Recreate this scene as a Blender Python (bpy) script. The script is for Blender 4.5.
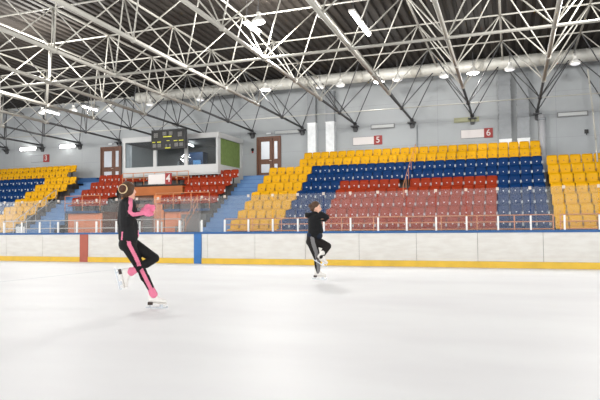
import bpy, bmesh, math, random
from mathutils import Vector, Matrix, noise

random.seed(7)
for o in list(bpy.data.objects):
    bpy.data.objects.remove(o)
scn = bpy.context.scene
COL = scn.collection
PI = math.pi

# ------------------------------------------------------------------ camera
YAW, PITCH, ROLL = math.atan(211/590), math.atan(26/590), math.atan(15/1650)
EYE = 1.15
fw = Vector((-math.sin(YAW)*math.cos(PITCH), math.cos(YAW)*math.cos(PITCH), math.sin(PITCH)))
r0 = Vector((math.cos(YAW), math.sin(YAW), 0)); u0 = r0.cross(fw)
rt = r0*math.cos(ROLL) - u0*math.sin(ROLL); up = rt.cross(fw)
cam_d = bpy.data.cameras.new('camera'); cam = bpy.data.objects.new('camera', cam_d); COL.objects.link(cam)
cam_d.sensor_fit = 'HORIZONTAL'; cam_d.sensor_width = 36; cam_d.lens = 36*590/600
cam_d.clip_start = .05; cam_d.clip_end = 300
cam.matrix_world = Matrix(((rt.x, up.x, -fw.x, 0), (rt.y, up.y, -fw.y, 0), (rt.z, up.z, -fw.z, EYE), (0, 0, 0, 1)))
scn.camera = cam

# ------------------------------------------------------------------ world, exposure
w = bpy.data.worlds.new('hall_air'); scn.world = w; w.use_nodes = True
bg = w.node_tree.nodes['Background']; bg.inputs[0].default_value = (.93, .96, 1, 1); bg.inputs[1].default_value = 1.15
vs = scn.view_settings
vs.view_transform = 'Standard'; vs.look = 'None'; vs.gamma = 1; vs.use_curve_mapping = False; vs.exposure = 1.41
LAMP_W = 300      # watts of each high bay lamp over the rink
def lamp_light(name, loc, watt, size=.5, col=(1, .985, .96), spread=PI):
    d = bpy.data.lights.new(name, 'POINT'); d.shadow_soft_size = size/2; d.energy = watt; d.color = col
    o = bpy.data.objects.new(name, d); COL.objects.link(o); o.location = loc
    return o
# banks of lamps hanging over the ice (also over the part of the rink behind the camera)
for yy, k in ((-12, .8), (-2, .8), (9, .82), (20, 2.2)):
    for xx in (-30, -19, -8, 3):
        lamp_light('rink_lamp_light', (xx, yy, 7.9), LAMP_W*k, .9)

# ------------------------------------------------------------------ materials
def lin(c):
    return tuple(((v/255)/12.92 if v/255 <= .04045 else ((v/255+.055)/1.055)**2.4) for v in c)
MATS = {}
def mat(name, rgb, rough=.6, metal=0, spec=.4, var=.0, scale=6, bump=0, coat=0, emit=None, estr=0, stretch=None, rgb2=None, detail=4):
    m = bpy.data.materials.new(name); m.use_nodes = True; nt = m.node_tree
    b = nt.nodes['Principled BSDF']
    c = lin(rgb)
    b.inputs['Base Color'].default_value = (*c, 1); b.inputs['Roughness'].default_value = rough
    b.inputs['Metallic'].default_value = metal; b.inputs['Specular IOR Level'].default_value = spec
    b.inputs['Coat Weight'].default_value = coat
    if emit:
        b.inputs['Emission Color'].default_value = (*lin(emit), 1); b.inputs['Emission Strength'].default_value = estr
    if var or bump or rgb2:
        tc = nt.nodes.new('ShaderNodeTexCoord'); mp = nt.nodes.new('ShaderNodeMapping'); nz = nt.nodes.new('ShaderNodeTexNoise')
        nt.links.new(tc.outputs['Object'], mp.inputs[0]); nt.links.new(mp.outputs[0], nz.inputs['Vector'])
        if stretch: mp.inputs['Scale'].default_value = stretch
        nz.inputs['Scale'].default_value = scale; nz.inputs['Detail'].default_value = detail
        if var or rgb2:
            mx = nt.nodes.new('ShaderNodeMix'); mx.data_type = 'RGBA'
            c2 = lin(rgb2) if rgb2 else tuple(v*(1-var) for v in c)
            mx.inputs[6].default_value = (*c, 1); mx.inputs[7].default_value = (*c2, 1)
            rp = nt.nodes.new('ShaderNodeMapRange'); rp.inputs[1].default_value = .38; rp.inputs[2].default_value = .68
            nt.links.new(nz.outputs['Fac'], rp.inputs[0]); nt.links.new(rp.outputs[0], mx.inputs[0])
            nt.links.new(mx.outputs[2], b.inputs['Base Color'])
        if bump:
            bp = nt.nodes.new('ShaderNodeBump'); bp.inputs['Strength'].default_value = bump; bp.inputs['Distance'].default_value = .02
            nt.links.new(nz.outputs['Fac'], bp.inputs['Height']); nt.links.new(bp.outputs[0], b.inputs['Normal'])
    MATS[name] = m
    return m
M = {}
M['ice'] = mat('ice', (247, 247, 247), rough=.5, spec=.25, scale=.35, rgb2=(240, 239, 240), stretch=(1, 2.2, 1), detail=9)
M['ice_stain'] = mat('ice_stain', (222, 219, 216), rough=.4, spec=.3, var=.05, scale=5)
M['ice_line'] = mat('ice_line', (190, 196, 200), rough=.4, spec=.3)
M['concourse'] = mat('concourse_floor', (105, 98, 95), rough=.7, var=.2, scale=2)
M['wall'] = mat('wall_paint', (164, 167, 168), rough=.8, var=.1, scale=.6, detail=6)
M['deck'] = mat('roof_deck', (46, 41, 36), rough=.7, var=.15, scale=1)
M['board'] = mat('board_plastic', (220, 217, 210), rough=.45, rgb2=(210, 205, 197), scale=2.2, stretch=(1, 1, 4), detail=8)
M['board_gap'] = mat('board_gap', (120, 112, 104), rough=.8)
M['kick'] = mat('kick_yellow', (232, 190, 62), rough=.45, var=.12, scale=3)
M['rail_blue'] = mat('rail_blue', (38, 92, 150), rough=.4, var=.1, scale=4)
M['stripe_red'] = mat('stripe_red', (176, 92, 74), rough=.5, var=.1, scale=4)
M['stripe_blue'] = mat('stripe_blue', (52, 112, 176), rough=.5, var=.1, scale=4)
M['post_white'] = mat('post_white', (238, 236, 232), rough=.45, var=.05, scale=5)
M['clip'] = mat('clip_metal', (205, 190, 176), rough=.4, metal=.1)
M['yellow'] = mat('seat_yellow', (206, 152, 4), rough=.5, spec=.15, var=.12, scale=1.3)
M['blue'] = mat('seat_blue', (2, 44, 90), rough=.5, spec=.1, var=.15, scale=1.3)
M['red'] = mat('seat_red', (140, 44, 16), rough=.5, spec=.1, var=.2, scale=1.3)
M['bracket'] = mat('seat_bracket', (205, 208, 210), rough=.5)
M['bracket_y'] = mat('seat_bracket_dark', (120, 92, 40), rough=.5)
M['seat_leg'] = mat('seat_leg', (46, 44, 46), rough=.6)
M['terrace'] = mat('terrace_concrete', (84, 79, 76), rough=.85, var=.15, scale=2)
M['step_blue'] = mat('step_blue', (88, 124, 166), rough=.6, var=.12, scale=2)
M['nosing'] = mat('step_nosing_paint', (70, 104, 148), rough=.6)
M['passage'] = mat('passage_shade', (44, 38, 34), rough=.8, var=.2)  # shade inside the entrance is put into this dark colour
M['step_navy'] = mat('step_navy', (30, 74, 122), rough=.6, var=.12, scale=2)
M['salmon'] = mat('panel_salmon', (196, 118, 80), rough=.6, var=.08, scale=1.5)
M['portal_glass'] = mat('portal_glass', (66, 66, 62), rough=.3)
M['pillar'] = mat('pillar_paint', (214, 124, 66), rough=.6, var=.1)
M['orange'] = mat('beam_orange', (166, 92, 38), rough=.6, var=.15, scale=1.5)
M['rail_rust'] = mat('rail_rust', (196, 128, 84), rough=.5, var=.2, scale=3)
M['rail_grey'] = mat('rail_grey', (176, 172, 168), rough=.45, var=.1, scale=3)
M['wood'] = mat('door_wood', (104, 66, 46), rough=.5, var=.3, scale=3, stretch=(6, 6, .6))
M['door_glass'] = mat('frosted_glass', (196, 200, 206), rough=.25, var=.06, scale=2)
M['white'] = mat('white_panel', (188, 188, 186), rough=.55, var=.05, scale=2)
M['sign_red'] = mat('sign_red', (142, 36, 32), rough=.5)
M['sign_white'] = mat('sign_white', (212, 205, 201), rough=.5, var=.03, scale=2)
M['sign_frame'] = mat('sign_frame', (120, 120, 120), rough=.5)
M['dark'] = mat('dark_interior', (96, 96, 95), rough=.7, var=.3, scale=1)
M['black'] = mat('black_plastic', (18, 17, 14), rough=.5)
M['green'] = mat('green_blind', (112, 132, 72), rough=.8, var=.2, scale=5)
M['booth_blue'] = mat('booth_blue', (98, 158, 214), rough=.6, var=.1, scale=2)
M['navy'] = mat('booth_navy', (28, 60, 98), rough=.6)
M['truss'] = mat('truss_white', (176, 173, 164), rough=.5, var=.08, scale=2)
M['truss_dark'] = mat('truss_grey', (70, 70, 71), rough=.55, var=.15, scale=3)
M['duct'] = mat('duct_metal', (196, 194, 186), rough=.45, metal=.15, var=.1, scale=3)
M['duct_grey'] = mat('duct_grey', (138, 141, 143), rough=.5, var=.1, scale=4)
M['foil'] = mat('foil_white', (228, 230, 230), rough=.35, var=.12, scale=5)
M['pipe'] = mat('wall_pipe', (168, 168, 170), rough=.5, var=.1, scale=3)
M['lamp_body'] = mat('lamp_body', (214, 212, 206), rough=.4)
M['glow'] = mat('lamp_glow', (255, 255, 255), emit=(250, 252, 255), estr=9)
M['glow_off'] = mat('lamp_lens', (226, 226, 224), rough=.3, emit=(240, 244, 250), estr=.25)  # lens of the unlit lamps, with a faint glow put in
M['score_y'] = mat('score_yellow', (214, 212, 60), rough=.5)
M['score_g'] = mat('score_grey', (140, 138, 134), rough=.5)
M['tube_off'] = mat('tube_cover', (186, 188, 186), rough=.5)
M['olive'] = mat('olive_cover', (150, 150, 120), rough=.6)
M['skin'] = mat('skin', (226, 178, 152), rough=.5, var=.05, scale=12)
M['hair'] = mat('brown_hair', (84, 58, 38), rough=.55, var=.35, scale=30, stretch=(1, 1, 3), bump=.3)
M['hair_red'] = mat('auburn_hair', (84, 46, 28), rough=.55, var=.35, scale=30, stretch=(1, 1, 3), bump=.3)
M['scrunchie'] = mat('scrunchie', (232, 206, 160), rough=.7, var=.15, scale=40)
M['jacket'] = mat('black_jacket', (13, 12, 14), rough=.75, var=.25, scale=12, bump=.3)
M['pants'] = mat('black_pants', (13, 11, 12), rough=.8, var=.2, scale=12)
M['pants_brown'] = mat('brown_black_pants', (24, 18, 16), rough=.8, var=.2, scale=12)
M['pink'] = mat('pink_fabric', (230, 126, 154), rough=.75, var=.08, scale=14)
M['pink_hot'] = mat('pink_glove', (238, 128, 160), rough=.8, var=.1, scale=20, bump=.3)
M['grey_stripe'] = mat('grey_stripe', (120, 118, 118), rough=.7)
M['hoodie'] = mat('black_hoodie', (12, 13, 15), rough=.85, var=.3, scale=14, bump=.3)
M['hem'] = mat('navy_hem', (20, 32, 50), rough=.8, var=.2, scale=14)
M['boot'] = mat('boot_white', (232, 227, 220), rough=.4, var=.08, scale=18)
M['sole'] = mat('boot_sole', (58, 44, 38), rough=.5)
M['steel'] = mat('blade_steel', (200, 204, 208), rough=.25, metal=.8)
M['eye'] = mat('eye_dark', (40, 30, 26), rough=.3)
M['lip'] = mat('lip', (196, 110, 104), rough=.5)
M['phone'] = mat('paper_white', (235, 232, 228), rough=.6)

def glass_mat(name, haze, tint, gloss=.08, hz=(222, 222, 220)):
    m = bpy.data.materials.new(name); m.use_nodes = True; nt = m.node_tree
    for n in list(nt.nodes): nt.nodes.remove(n)
    out = nt.nodes.new('ShaderNodeOutputMaterial'); tr = nt.nodes.new('ShaderNodeBsdfTransparent'); df = nt.nodes.new('ShaderNodeBsdfDiffuse')
    gl = nt.nodes.new('ShaderNodeBsdfGlossy'); m1 = nt.nodes.new('ShaderNodeMixShader'); m2 = nt.nodes.new('ShaderNodeMixShader')
    tr.inputs[0].default_value = (*tint, 1); df.inputs[0].default_value = (*lin(hz), 1); gl.inputs['Roughness'].default_value = .03
    m1.inputs[0].default_value = haze
    fr = nt.nodes.new('ShaderNodeFresnel'); fr.inputs[0].default_value = 1.4
    ml = nt.nodes.new('ShaderNodeMath'); ml.operation = 'MULTIPLY'; ml.inputs[1].default_value = gloss*10
    nt.links.new(fr.outputs[0], ml.inputs[0])
    nt.links.new(tr.outputs[0], m1.inputs[1]); nt.links.new(df.outputs[0], m1.inputs[2])
    nt.links.new(ml.outputs[0], m2.inputs[0]); nt.links.new(m1.outputs[0], m2.inputs[1]); nt.links.new(gl.outputs[0], m2.inputs[2])
    nt.links.new(m2.outputs[0], out.inputs[0])
    return m
M['shield'] = glass_mat('shield_glass', .06, (.95, .96, .96), .012)
M['window'] = glass_mat('window_glass', .03, (.8, .84, .86), .05)

# ------------------------------------------------------------------ mesh helpers
class MB:
    def __init__(s): s.v = []; s.f = []; s.m = []
    def add(s, vs, fs, mi=0):
        b = len(s.v); s.v += [tuple(v) for v in vs]; s.f += [tuple(i+b for i in f) for f in fs]; s.m += [mi]*len(fs); return s
    def box(s, x0, x1, y0, y1, z0, z1, mi=0):
        return s.add([(x0, y0, z0), (x1, y0, z0), (x1, y1, z0), (x0, y1, z0), (x0, y0, z1), (x1, y0, z1), (x1, y1, z1), (x0, y1, z1)],
                     [(3, 2, 1, 0), (4, 5, 6, 7), (0, 1, 5, 4), (1, 2, 6, 5), (2, 3, 7, 6), (3, 0, 4, 7)], mi)
    def tube(s, a, b, r, n=8, r2=None, mi=0, cap=True):
        a = Vector(a); b = Vector(b); d = (b-a)
        if d.length < 1e-6: return s
        d.normalize(); q = Vector((0, 0, 1)) if abs(d.z) < .9 else Vector((1, 0, 0)); e = d.cross(q).normalized(); g = d.cross(e)
        r2 = r if r2 is None else r2; vs = []
        for p, rr in ((a, r), (b, r2)):
            for i in range(n):
                t = 2*PI*i/n; vs.append(p+(e*math.cos(t)+g*math.sin(t))*rr)
        fs = [(i, i+n, (i+1) % n+n, (i+1) % n) for i in range(n)]
        if cap: fs += [tuple(range(n)), tuple(range(2*n-1, n-1, -1))]
        return s.add(vs, fs, mi)
    def path(s, pts, r, n=8, mi=0):
        for a, b in zip(pts, pts[1:]): s.tube(a, b, r, n, mi=mi)
        for p in pts[1:-1]: s.ball(p, r, r, r, 6, 4, mi)
        return s
    def ball(s, c, rx, ry=None, rz=None, nu=12, nv=8, mi=0, R=None):
        ry = rx if ry is None else ry; rz = rx if rz is None else rz; c = Vector(c)
        vs = []
        for j in range(1, nv):
            ph = PI*j/nv
            for i in range(nu):
                t = 2*PI*i/nu; o = Vector((rx*math.sin(ph)*math.cos(t), ry*math.sin(ph)*math.sin(t), rz*math.cos(ph)))
                vs.append(c+(R @ o if R else o))
        tp = Vector((0, 0, rz)); vs.append(c+(R @ tp if R else tp)); vs.append(c-(R @ tp if R else tp))
        T = len(vs)-2; B = T+1; fs = []
        for j in range(nv-2):
            for i in range(nu):
                a = j*nu+i; b2 = j*nu+(i+1) % nu; fs.append((a, a+nu, b2+nu, b2))
        for i in range(nu):
            fs.append((T, i, (i+1) % nu)); fs.append((B, (nv-2)*nu+(i+1) % nu, (nv-2)*nu+i))
        return s.add(vs, fs, mi)
    def prism(s, poly, x0, x1, mi=0):          # poly in (y, z), extruded along x
        n = len(poly); vs = [(x0, y, z) for y, z in poly]+[(x1, y, z) for y, z in poly]
        return s.add(vs, [(i, (i+1) % n, (i+1) % n+n, i+n) for i in range(n)]+[tuple(range(n-1, -1, -1)), tuple(range(n, 2*n))], mi)
    def mesh(s, name, mats, smooth=False, bevel=0):
        me = bpy.data.meshes.new(name); me.from_pydata(s.v, [], s.f)
        for m in (mats if isinstance(mats, (list, tuple)) else [mats]): me.materials.append(m)
        me.polygons.foreach_set('material_index', s.m)
        bm = bmesh.new(); bm.from_mesh(me)
        bmesh.ops.recalc_face_normals(bm, faces=bm.faces)
        if bevel: bmesh.ops.bevel(bm, geom=list(bm.edges), offset=bevel, segments=2, affect='EDGES', profile=.5)
        bm.to_mesh(me); bm.free()
        if smooth: me.polygons.foreach_set('use_smooth', [True]*len(me.polygons))
        me.update(); return me
def obj(name, data, parent=None, loc=None, **pr):
    o = bpy.data.objects.new(name, data); COL.objects.link(o)
    if parent: o.parent = parent
    if loc: o.location = loc
    for k, v in pr.items():
        if v: o[k] = v
    return o
def thing(name, label, category, loc=(0, 0, 0), rz=0, group=None):
    o = obj(name, None, None, loc, label=label, category=category, group=group); o.rotation_euler.z = rz; o.empty_display_size = .1; return o
def boxes(name, m, bs, parent=None, bevel=0, **pr):
    b = MB()
    for q in bs: b.box(*q)
    return obj(name, b.mesh(name, m, bevel=bevel), parent, **pr)
ORD = ['first', 'second', 'third', 'fourth', 'fifth', 'sixth', 'seventh', 'eighth', 'ninth', 'tenth', 'eleventh', 'twelfth', 'thirteenth', 'fourteenth', 'fifteenth',
       'sixteenth', 'seventeenth', 'eighteenth', 'nineteenth', 'twentieth', 'twenty-first', 'twenty-second', 'twenty-third', 'twenty-fourth', 'twenty-fifth', 'twenty-sixth', 'twenty-seventh', 'twenty-eighth', 'twenty-ninth', 'thirtieth']

# ------------------------------------------------------------------ room shell
WY = 33.0
ice = MB(); N = 40
ice.add([(-60, -22, 0), (30, -22, 0), (30, 16.42, 0), (-60, 16.42, 0)], [(0, 1, 2, 3)])
obj('floor_ice', ice.mesh('floor_ice', M['ice']), kind='structure')
cf = MB(); cf.box(-60, 30, 16.52, WY+.3, -.1, -.002)
obj('floor_concourse', cf.mesh('floor_concourse', M['concourse']), kind='structure')
wl = MB(); wl.box(-60, 30, WY, WY+.3, 0, 10.6)
obj('wall_back', wl.mesh('wall_back', M['wall']), kind='structure')
# shallow panel joints of the wall
jn = MB()
for z in (5.6, 6.8, 8.0, 9.2): jn.box(-60, 30, WY-.004, WY, z, z+.012)
for x in range(-58, 30, 6): jn.box(x+.3, x+.315, WY-.004, WY, 3.5, 10.4)
obj('trim_1', jn.mesh('trim_1', M['duct_grey']), kind='structure')
# corrugated roof deck: ribs run towards the back wall, the deck rises gently over the rink
dk = MB(); x = -60.0; prof = []
while x < 30: prof += [(x, 0), (x+.17, 0), (x+.21, .09), (x+.34, .09)]; x += .38
zt = lambda y: 9.85+(WY-y)*.02
vs_ = []
for y in (WY+.3, -22): vs_ += [(px, y, zt(y)+dz) for px, dz in prof]
n_ = len(prof); dk.add(vs_, [(i, i+1, i+1+n_, i+n_) for i in range(n_-1)])
obj('ceiling', dk.mesh('ceiling', M['deck']), kind='structure')

# ------------------------------------------------------------------ roof space frame
XN = [1.4-3.25*k for k in range(-3, 13)]
YN = [WY-3.35*j for j in range(0, 7)]
zb = lambda y: 7.0+(WY-y)*.02
zu = lambda y: zb(y)+2.35
frame = thing('space_frame', 'white tubular steel space frame carrying the corrugated roof, grey at the wall end', 'roof truss')
YEND = YN[-1]-1.5; YD = 26.5
for xi in XN:
    obj('lower_chord', MB().tube((xi, YD, zb(YD)), (xi, YEND, zb(YEND)), .075, 10).mesh('lower_chord', M['truss'], True), frame)
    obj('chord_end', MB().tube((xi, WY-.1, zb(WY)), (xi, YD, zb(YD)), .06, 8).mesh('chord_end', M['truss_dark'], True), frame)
for xi in [a+1.62 for a in XN]:
    obj('upper_chord', MB().tube((xi, WY-.1, zu(WY)), (xi, YEND, zu(YEND)), .045, 8).mesh('upper_chord', M['truss'], True), frame)
for j, y in enumerate(YN):
    if j in (1, 4): obj('cross_chord', MB().tube((XN[-1]-3, y, zb(y)), (XN[0]+3, y, zb(y)), .055 if j == 4 else .025, 8).mesh('cross_chord', M['truss'], True), frame)
    yu = y-1.67
    obj('purlin', MB().tube((XN[-1]-3, yu, zu(yu)), (XN[0]+3, yu, zu(yu)), .035, 8).mesh('purlin', M['truss'], True), frame)
for j, y in enumerate(YN[:6]):
    for xi in XN[1:-1] if j < 5 else XN[2:-3]:
        b = MB(); p = Vector((xi, y-(.1 if j == 0 else 0), zb(y)))
        for sx in (-1.62, 1.62):
            for sy in ((-1.67,) if j == 0 else (-1.67, 1.67)):
                b.tube(p, (xi+sx, y+sy, zu(y+sy)), .026, 6)
        b.ball(p, .11, nu=8, nv=6)
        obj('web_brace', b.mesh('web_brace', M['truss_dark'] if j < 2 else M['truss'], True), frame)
for xi in XN[1:]:
    b = MB(); b.box(xi-.22, xi+.22, WY-.3, WY, 6.82, 6.88); b.box(xi-.1, xi+.1, WY-.08, WY, 6.55, 6.95)
    for s in (-.12, .12): b.add([(xi+s, WY, 6.6), (xi+s, WY-.28, 6.83), (xi+s, WY, 6.83), (xi+s+.02, WY, 6.6), (xi+s+.02, WY-.28, 6.83), (xi+s+.02, WY, 6.83)], [(0, 1, 2), (3, 5, 4), (0, 3, 4, 1), (1, 4, 5, 2)])
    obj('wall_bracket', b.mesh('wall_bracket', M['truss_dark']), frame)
# hanging pipe column below brackets
pp = thing('wall_pipe', 'pale round pipe running down the wall beside the right end of the yellow top rows', 'pipe')
obj('pipe_run', MB().tube((1.61, WY-.2, 3.57), (1.61, WY-.2, 6.8), .175, 16).mesh('pipe_run', M['pipe'], True), pp)
obj('collar', MB().tube((1.61, WY-.2, 6.5), (1.61, WY-.2, 6.62), .195, 16).mesh('collar', M['duct_grey'], True), pp)
pq = thing('drain_pipe', 'thin grey drain pipe running down the wall between the signs numbered five and six', 'pipe')
obj('pipe_run', MB().tube((-4.83, WY-.06, 4.51), (-4.83, WY-.06, 6.7), .035, 8).mesh('pipe_run', M['duct_grey'], True), pq)

# ventilation duct with round nozzles
dct = thing('ventilation_duct', 'long round spiral ventilation duct under the roof along the back wall', 'duct')
b = MB(); x = -22
b.tube((-22, 31.3, 9.3), (14, 31.3, 9.3), .32, 20)
while x < 14: b.tube((x, 31.3, 9.3), (x+.03, 31.3, 9.3), .335, 20); x += .32
obj('duct_pipe', b.mesh('duct_pipe', M['duct'], True), dct)
for x in (-13.9, -10.8, -7.65, -4.55, -1.4, 1.75):
    n = MB(); n.tube((x, 31.05, 9.22), (x, 30.88, 9.16), .27, 18); n.tube((x, 30.9, 9.16), (x, 30.86, 9.14), .2, 18)
    obj('nozzle', n.mesh('nozzle', M['truss'], True), dct)

# vertical ducts on the wall
for x0, x1, zs, lab in ((-11.17, -10.68, 7.2, 'leftmost vertical wall duct behind the central stand, white foil lower half'), (-10.05, -9.55, 7.2, 'vertical wall duct with white foil lower half, second from the middle door'),
                        (-.5, .12, 5.62, 'vertical grey wall duct just right of sign six'), (.4, 1.0, 5.62, 'vertical grey wall duct beside the pale round pipe')):
    t = thing('wall_duct', lab, 'duct', group='vertical ducts on the wall')
    b = MB(); b.box(x0, x1, WY-.35, WY, zs, 9.0)
    k = zs
    while k < 8.9: b.box(x0-.015, x1+.015, WY-.365, WY, k, k+.02); k += .22
    obj('duct_shaft', b.mesh('duct_shaft', M['duct_grey']), t)
    b = MB(); b.box(x0, x1, WY-.35, WY, 4.51, zs); b.box(x0-.02, x1+.02, WY-.37, WY, zs-.05, zs)
    if zs > 6: b.box(x0-.02, x1+.02, WY-.37, WY, 5.35, 5.4)
    obj('lower_sleeve', b.mesh('lower_sleeve', M['foil']), t)

# ------------------------------------------------------------------ lamps
def highbay(loc, lit, lab, r=.3, watt=60):
    t = thing('high_bay_lamp', lab, 'lamp', loc, group='round lamps under the roof')
    b = MB(); b.tube((0, 0, 0), (0, 0, .09), r, 20, r*.9); b.tube((0, 0, .09), (0, 0, .24), r*.75, 20, r*.3); b.tube((0, 0, .24), (0, 0, .36), r*.3, 12)
    obj('lamp_shade', b.mesh('lamp_shade', M['lamp_body'], False), t)
    obj('lens', MB().ball((0, 0, 0), r*.82, r*.82, .07, 20, 8).mesh('lens', M['glow'] if lit else M['glow_off'], True), t)
    obj('hanger', MB().tube((0, 0, .36), (0, 0, zu(loc[1])-loc[2]), .015, 6).mesh('hanger', M['truss_dark']), t)
    if lit:
        l = lamp_light('lamp_light', (0, 0, -.35), watt, r*1.4); l.parent = t
def tubelamp(loc, lit, lab, rz=PI/2, ln=1.3, tilt=0, wide=.11):
    t = thing('tube_lamp', lab, 'lamp', loc, rz)
    boxes('housing', M['lamp_body'], [(-ln/2, ln/2, -wide, wide, 0, .07)], t)
    b = MB(); b.tube((-ln/2+.03, 0, -.02), (ln/2-.03, 0, -.02), .055, 10)
    obj('tube', b.mesh('tube', M['glow'] if lit else M['glow_off'], True), t)
    h = MB()
    for s in (-ln*.4, ln*.4): h.tube((s, 0, .07), (s, 0, zu(loc[1])-loc[2]), .01, 5)
    obj('hanger', h.mesh('hanger', M['truss_dark']), t)
    if lit:
        l = lamp_light('lamp_light', (0, 0, -.3), 40, .3); l.parent = t
Z9 = 8.4
highbay((-12.15, 28.7, 8.4), True, 'brightly lit round lamp above the middle wooden door', .3)
highbay((-6.15, 29.2, 8.4), True, 'brightly lit round lamp above sign five', .27)
highbay((-1.56, 29.2, 8.4), True, 'brightly lit round lamp above sign six', .3)
highbay((-8.3, 19.0, 8.4), True, 'brightly lit round lamp at the top of the photo nearest the rink', .24)
for x, y, lab in ((.1, 29.2, 'unlit round lamp just right of the lit one above sign six'), (2.9, 29.2, 'rightmost unlit round lamp under the roof'), (-2.95, 29.4, 'unlit round lamp just left of the lit one above sign six'),
                  (-5.2, 29.2, 'unlit round lamp just right of the lit one above sign five'), (-8.2, 29.3, 'unlit round lamp above the left end of sign five'), (-9.3, 29.3, 'unlit round lamp above the second foil duct'),
                  (-16.6, 29.6, 'unlit round lamp above the green blind'), (-20.0, 29.7, 'unlit round lamp above the scoreboard'), (-23.2, 30.2, 'unlit round lamp above the left wooden door'),
                  (-25.4, 29.45, 'unlit round lamp left of the left wooden door, under the roof'), (-27.65, 29.25, 'unlit round lamp above the left stand near its aisle'), (-2.2, 19.6, 'unlit round lamp near the rink, upper right of the photo')):
    highbay((x, y, 8.4 if y > 25 else 8.7), False, lab, .26)
tubelamp((-23.85, 29.1, 8.4), True, 'lit tube lamp under the roof near the left wooden door')
tubelamp((-26.85, 29.2, 8.4), True, 'lit tube lamp under the roof above the left stand')
tubelamp((-4.9, 20.3, 8.35), True, 'long lit tube lamp high over the boards near the top of the photo', ln=2.6)
tubelamp((-9.0, 20.0, 8.6), True, 'short lit tube lamp beside the round lamp nearest the rink', ln=1.2)
def wall_tube(x0, x1, z, m, lab, lit, frm):
    t = thing('wall_light', lab, 'lamp', ((x0+x1)/2, WY, z)); h = (x1-x0)/2
    boxes('housing', frm, [(-h, h, -.09, 0, -.13, .13)], t)
    boxes('diffuser', m, [(-h+.05, h-.05, -.13, -.09, -.085, .085)], t, bevel=.01)
    if lit:
        l = lamp_light('lamp_light', (0, -.35, 0), 7, .5); l.parent = t; l.rotation_euler = (-PI/2, 0, 0)
wall_tube(-33.07, -31.6, 6.82, M['glow'], 'lit white tube light on the wall, left one above the left stand', True, M['lamp_body'])
wall_tube(-29.55, -28.2, 6.82, M['glow'], 'lit white tube light on the wall, right one above the left stand', True, M['lamp_body'])
wall_tube(-13.37, -11.76, 6.8, M['tube_off'], 'unlit grey wall light right of the middle wooden door', False, M['duct_grey'])
wall_tube(-7.44, -6.06, 6.76, M['tube_off'], 'unlit grey wall light above sign five', False, M['sign_frame'])
wall_tube(-2.82, -1.5, 6.82, M['olive'], 'unlit olive wall light above sign six', False, M['olive'])
wall_tube(2.35, 3.8, 6.75, M['tube_off'], 'unlit grey wall light above the right stand', False, M['sign_frame'])

# ------------------------------------------------------------------ doors on the wall
def door(n, x0, x1, z0, z1):
    t = obj('door_%d' % n, None, kind='structure'); t.location = (x0, WY, z0); W = x1-x0; H = z1-z0
    boxes('door_frame', M['wood'], [(0, .1, -.1, 0, 0, H), (W-.1, W, -.1, 0, 0, H), (.1, W-.1, -.1, 0, H-.12, H)], t)
    sp = W*.66
    for a, b2 in ((.1, sp), (sp, W-.1)):
        l = boxes('door_leaf', M['wood'], [(a+.01, b2-.01, -.06, -.01, 0, H-.12)], t)
        g = .2 if b2-a > .6 else .12
        boxes('door_pane', M['door_glass'], [(a+g, b2-g, -.07, -.05, H*.14, H*.34), (a+g, b2-g, -.07, -.05, H*.46, H*.88)], l)
        boxes('glazing_bead', M['wood'], [(a+g-.03, b2-g+.03, -.085, -.07, H*.46-.03, H*.46), (a+g-.03, b2-g+.03, -.085, -.07, H*.88, H*.88+.03)], l)
    b = MB(); b.tube((sp-.08, -.06, H*.42), (sp-.08, -.12, H*.42), .015, 8); b.tube((sp-.08, -.12, H*.42), (sp-.2, -.12, H*.42), .014, 8)
    obj('door_handle', b.mesh('door_handle', M['clip'], True), t)
door(1, -26.1, -24.42, 4.05, 6.6)
door(2, -14.56, -12.98, 4.05, 6.6)
for x, lab in ((-25.3, 'small emergency light box above the left wooden door'), (-13.75, 'small emergency light box above the middle wooden door')):
    t = thing('emergency_light', lab, 'light', (x, WY, 6.72))
    boxes('housing', M['pipe'], [(-.18, .18, -.09, 0, 0, .12)], t, bevel=.01); boxes('lens', M['foil'], [(-.14, .14, -.1, -.09, .02, .1)], t)
t = thing('wall_bell', 'small dark alarm bell on the wall left of the middle wooden door', 'bell', (-14.85, WY, 5.85))
obj('bell_dome', MB().ball((0, -.05, 0), .1, .06, .1).mesh('bell_dome', M['black'], True), t)
boxes('back_box', M['sign_red'], [(-.05, .05, -.05, 0, -.2, -.06)], t)
t = thing('junction_box', 'small dark junction box on the wall at the far right', 'box', (3.7, WY, 5.72))
boxes('housing', M['black'], [(-.09, .09, -.08, 0, 0, .2)], t, bevel=.01); obj('cable_gland', MB().tube((0, -.04, 0), (0, -.04, -.08), .02, 8).mesh('cable_gland', M['black']), t)
cb = MB(); cb.path([(3.5, 30, 8.3), (3.56, 30, 7.6), (3.66, 30, 6.3), (3.74, 30, 5.0), (3.8, 30, 3.5)], .035, 8)
obj('hanging_cable', cb.mesh('hanging_cable', M['truss'], True), label='white cable hanging from the roof down to the right stand', category='cable')

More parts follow.
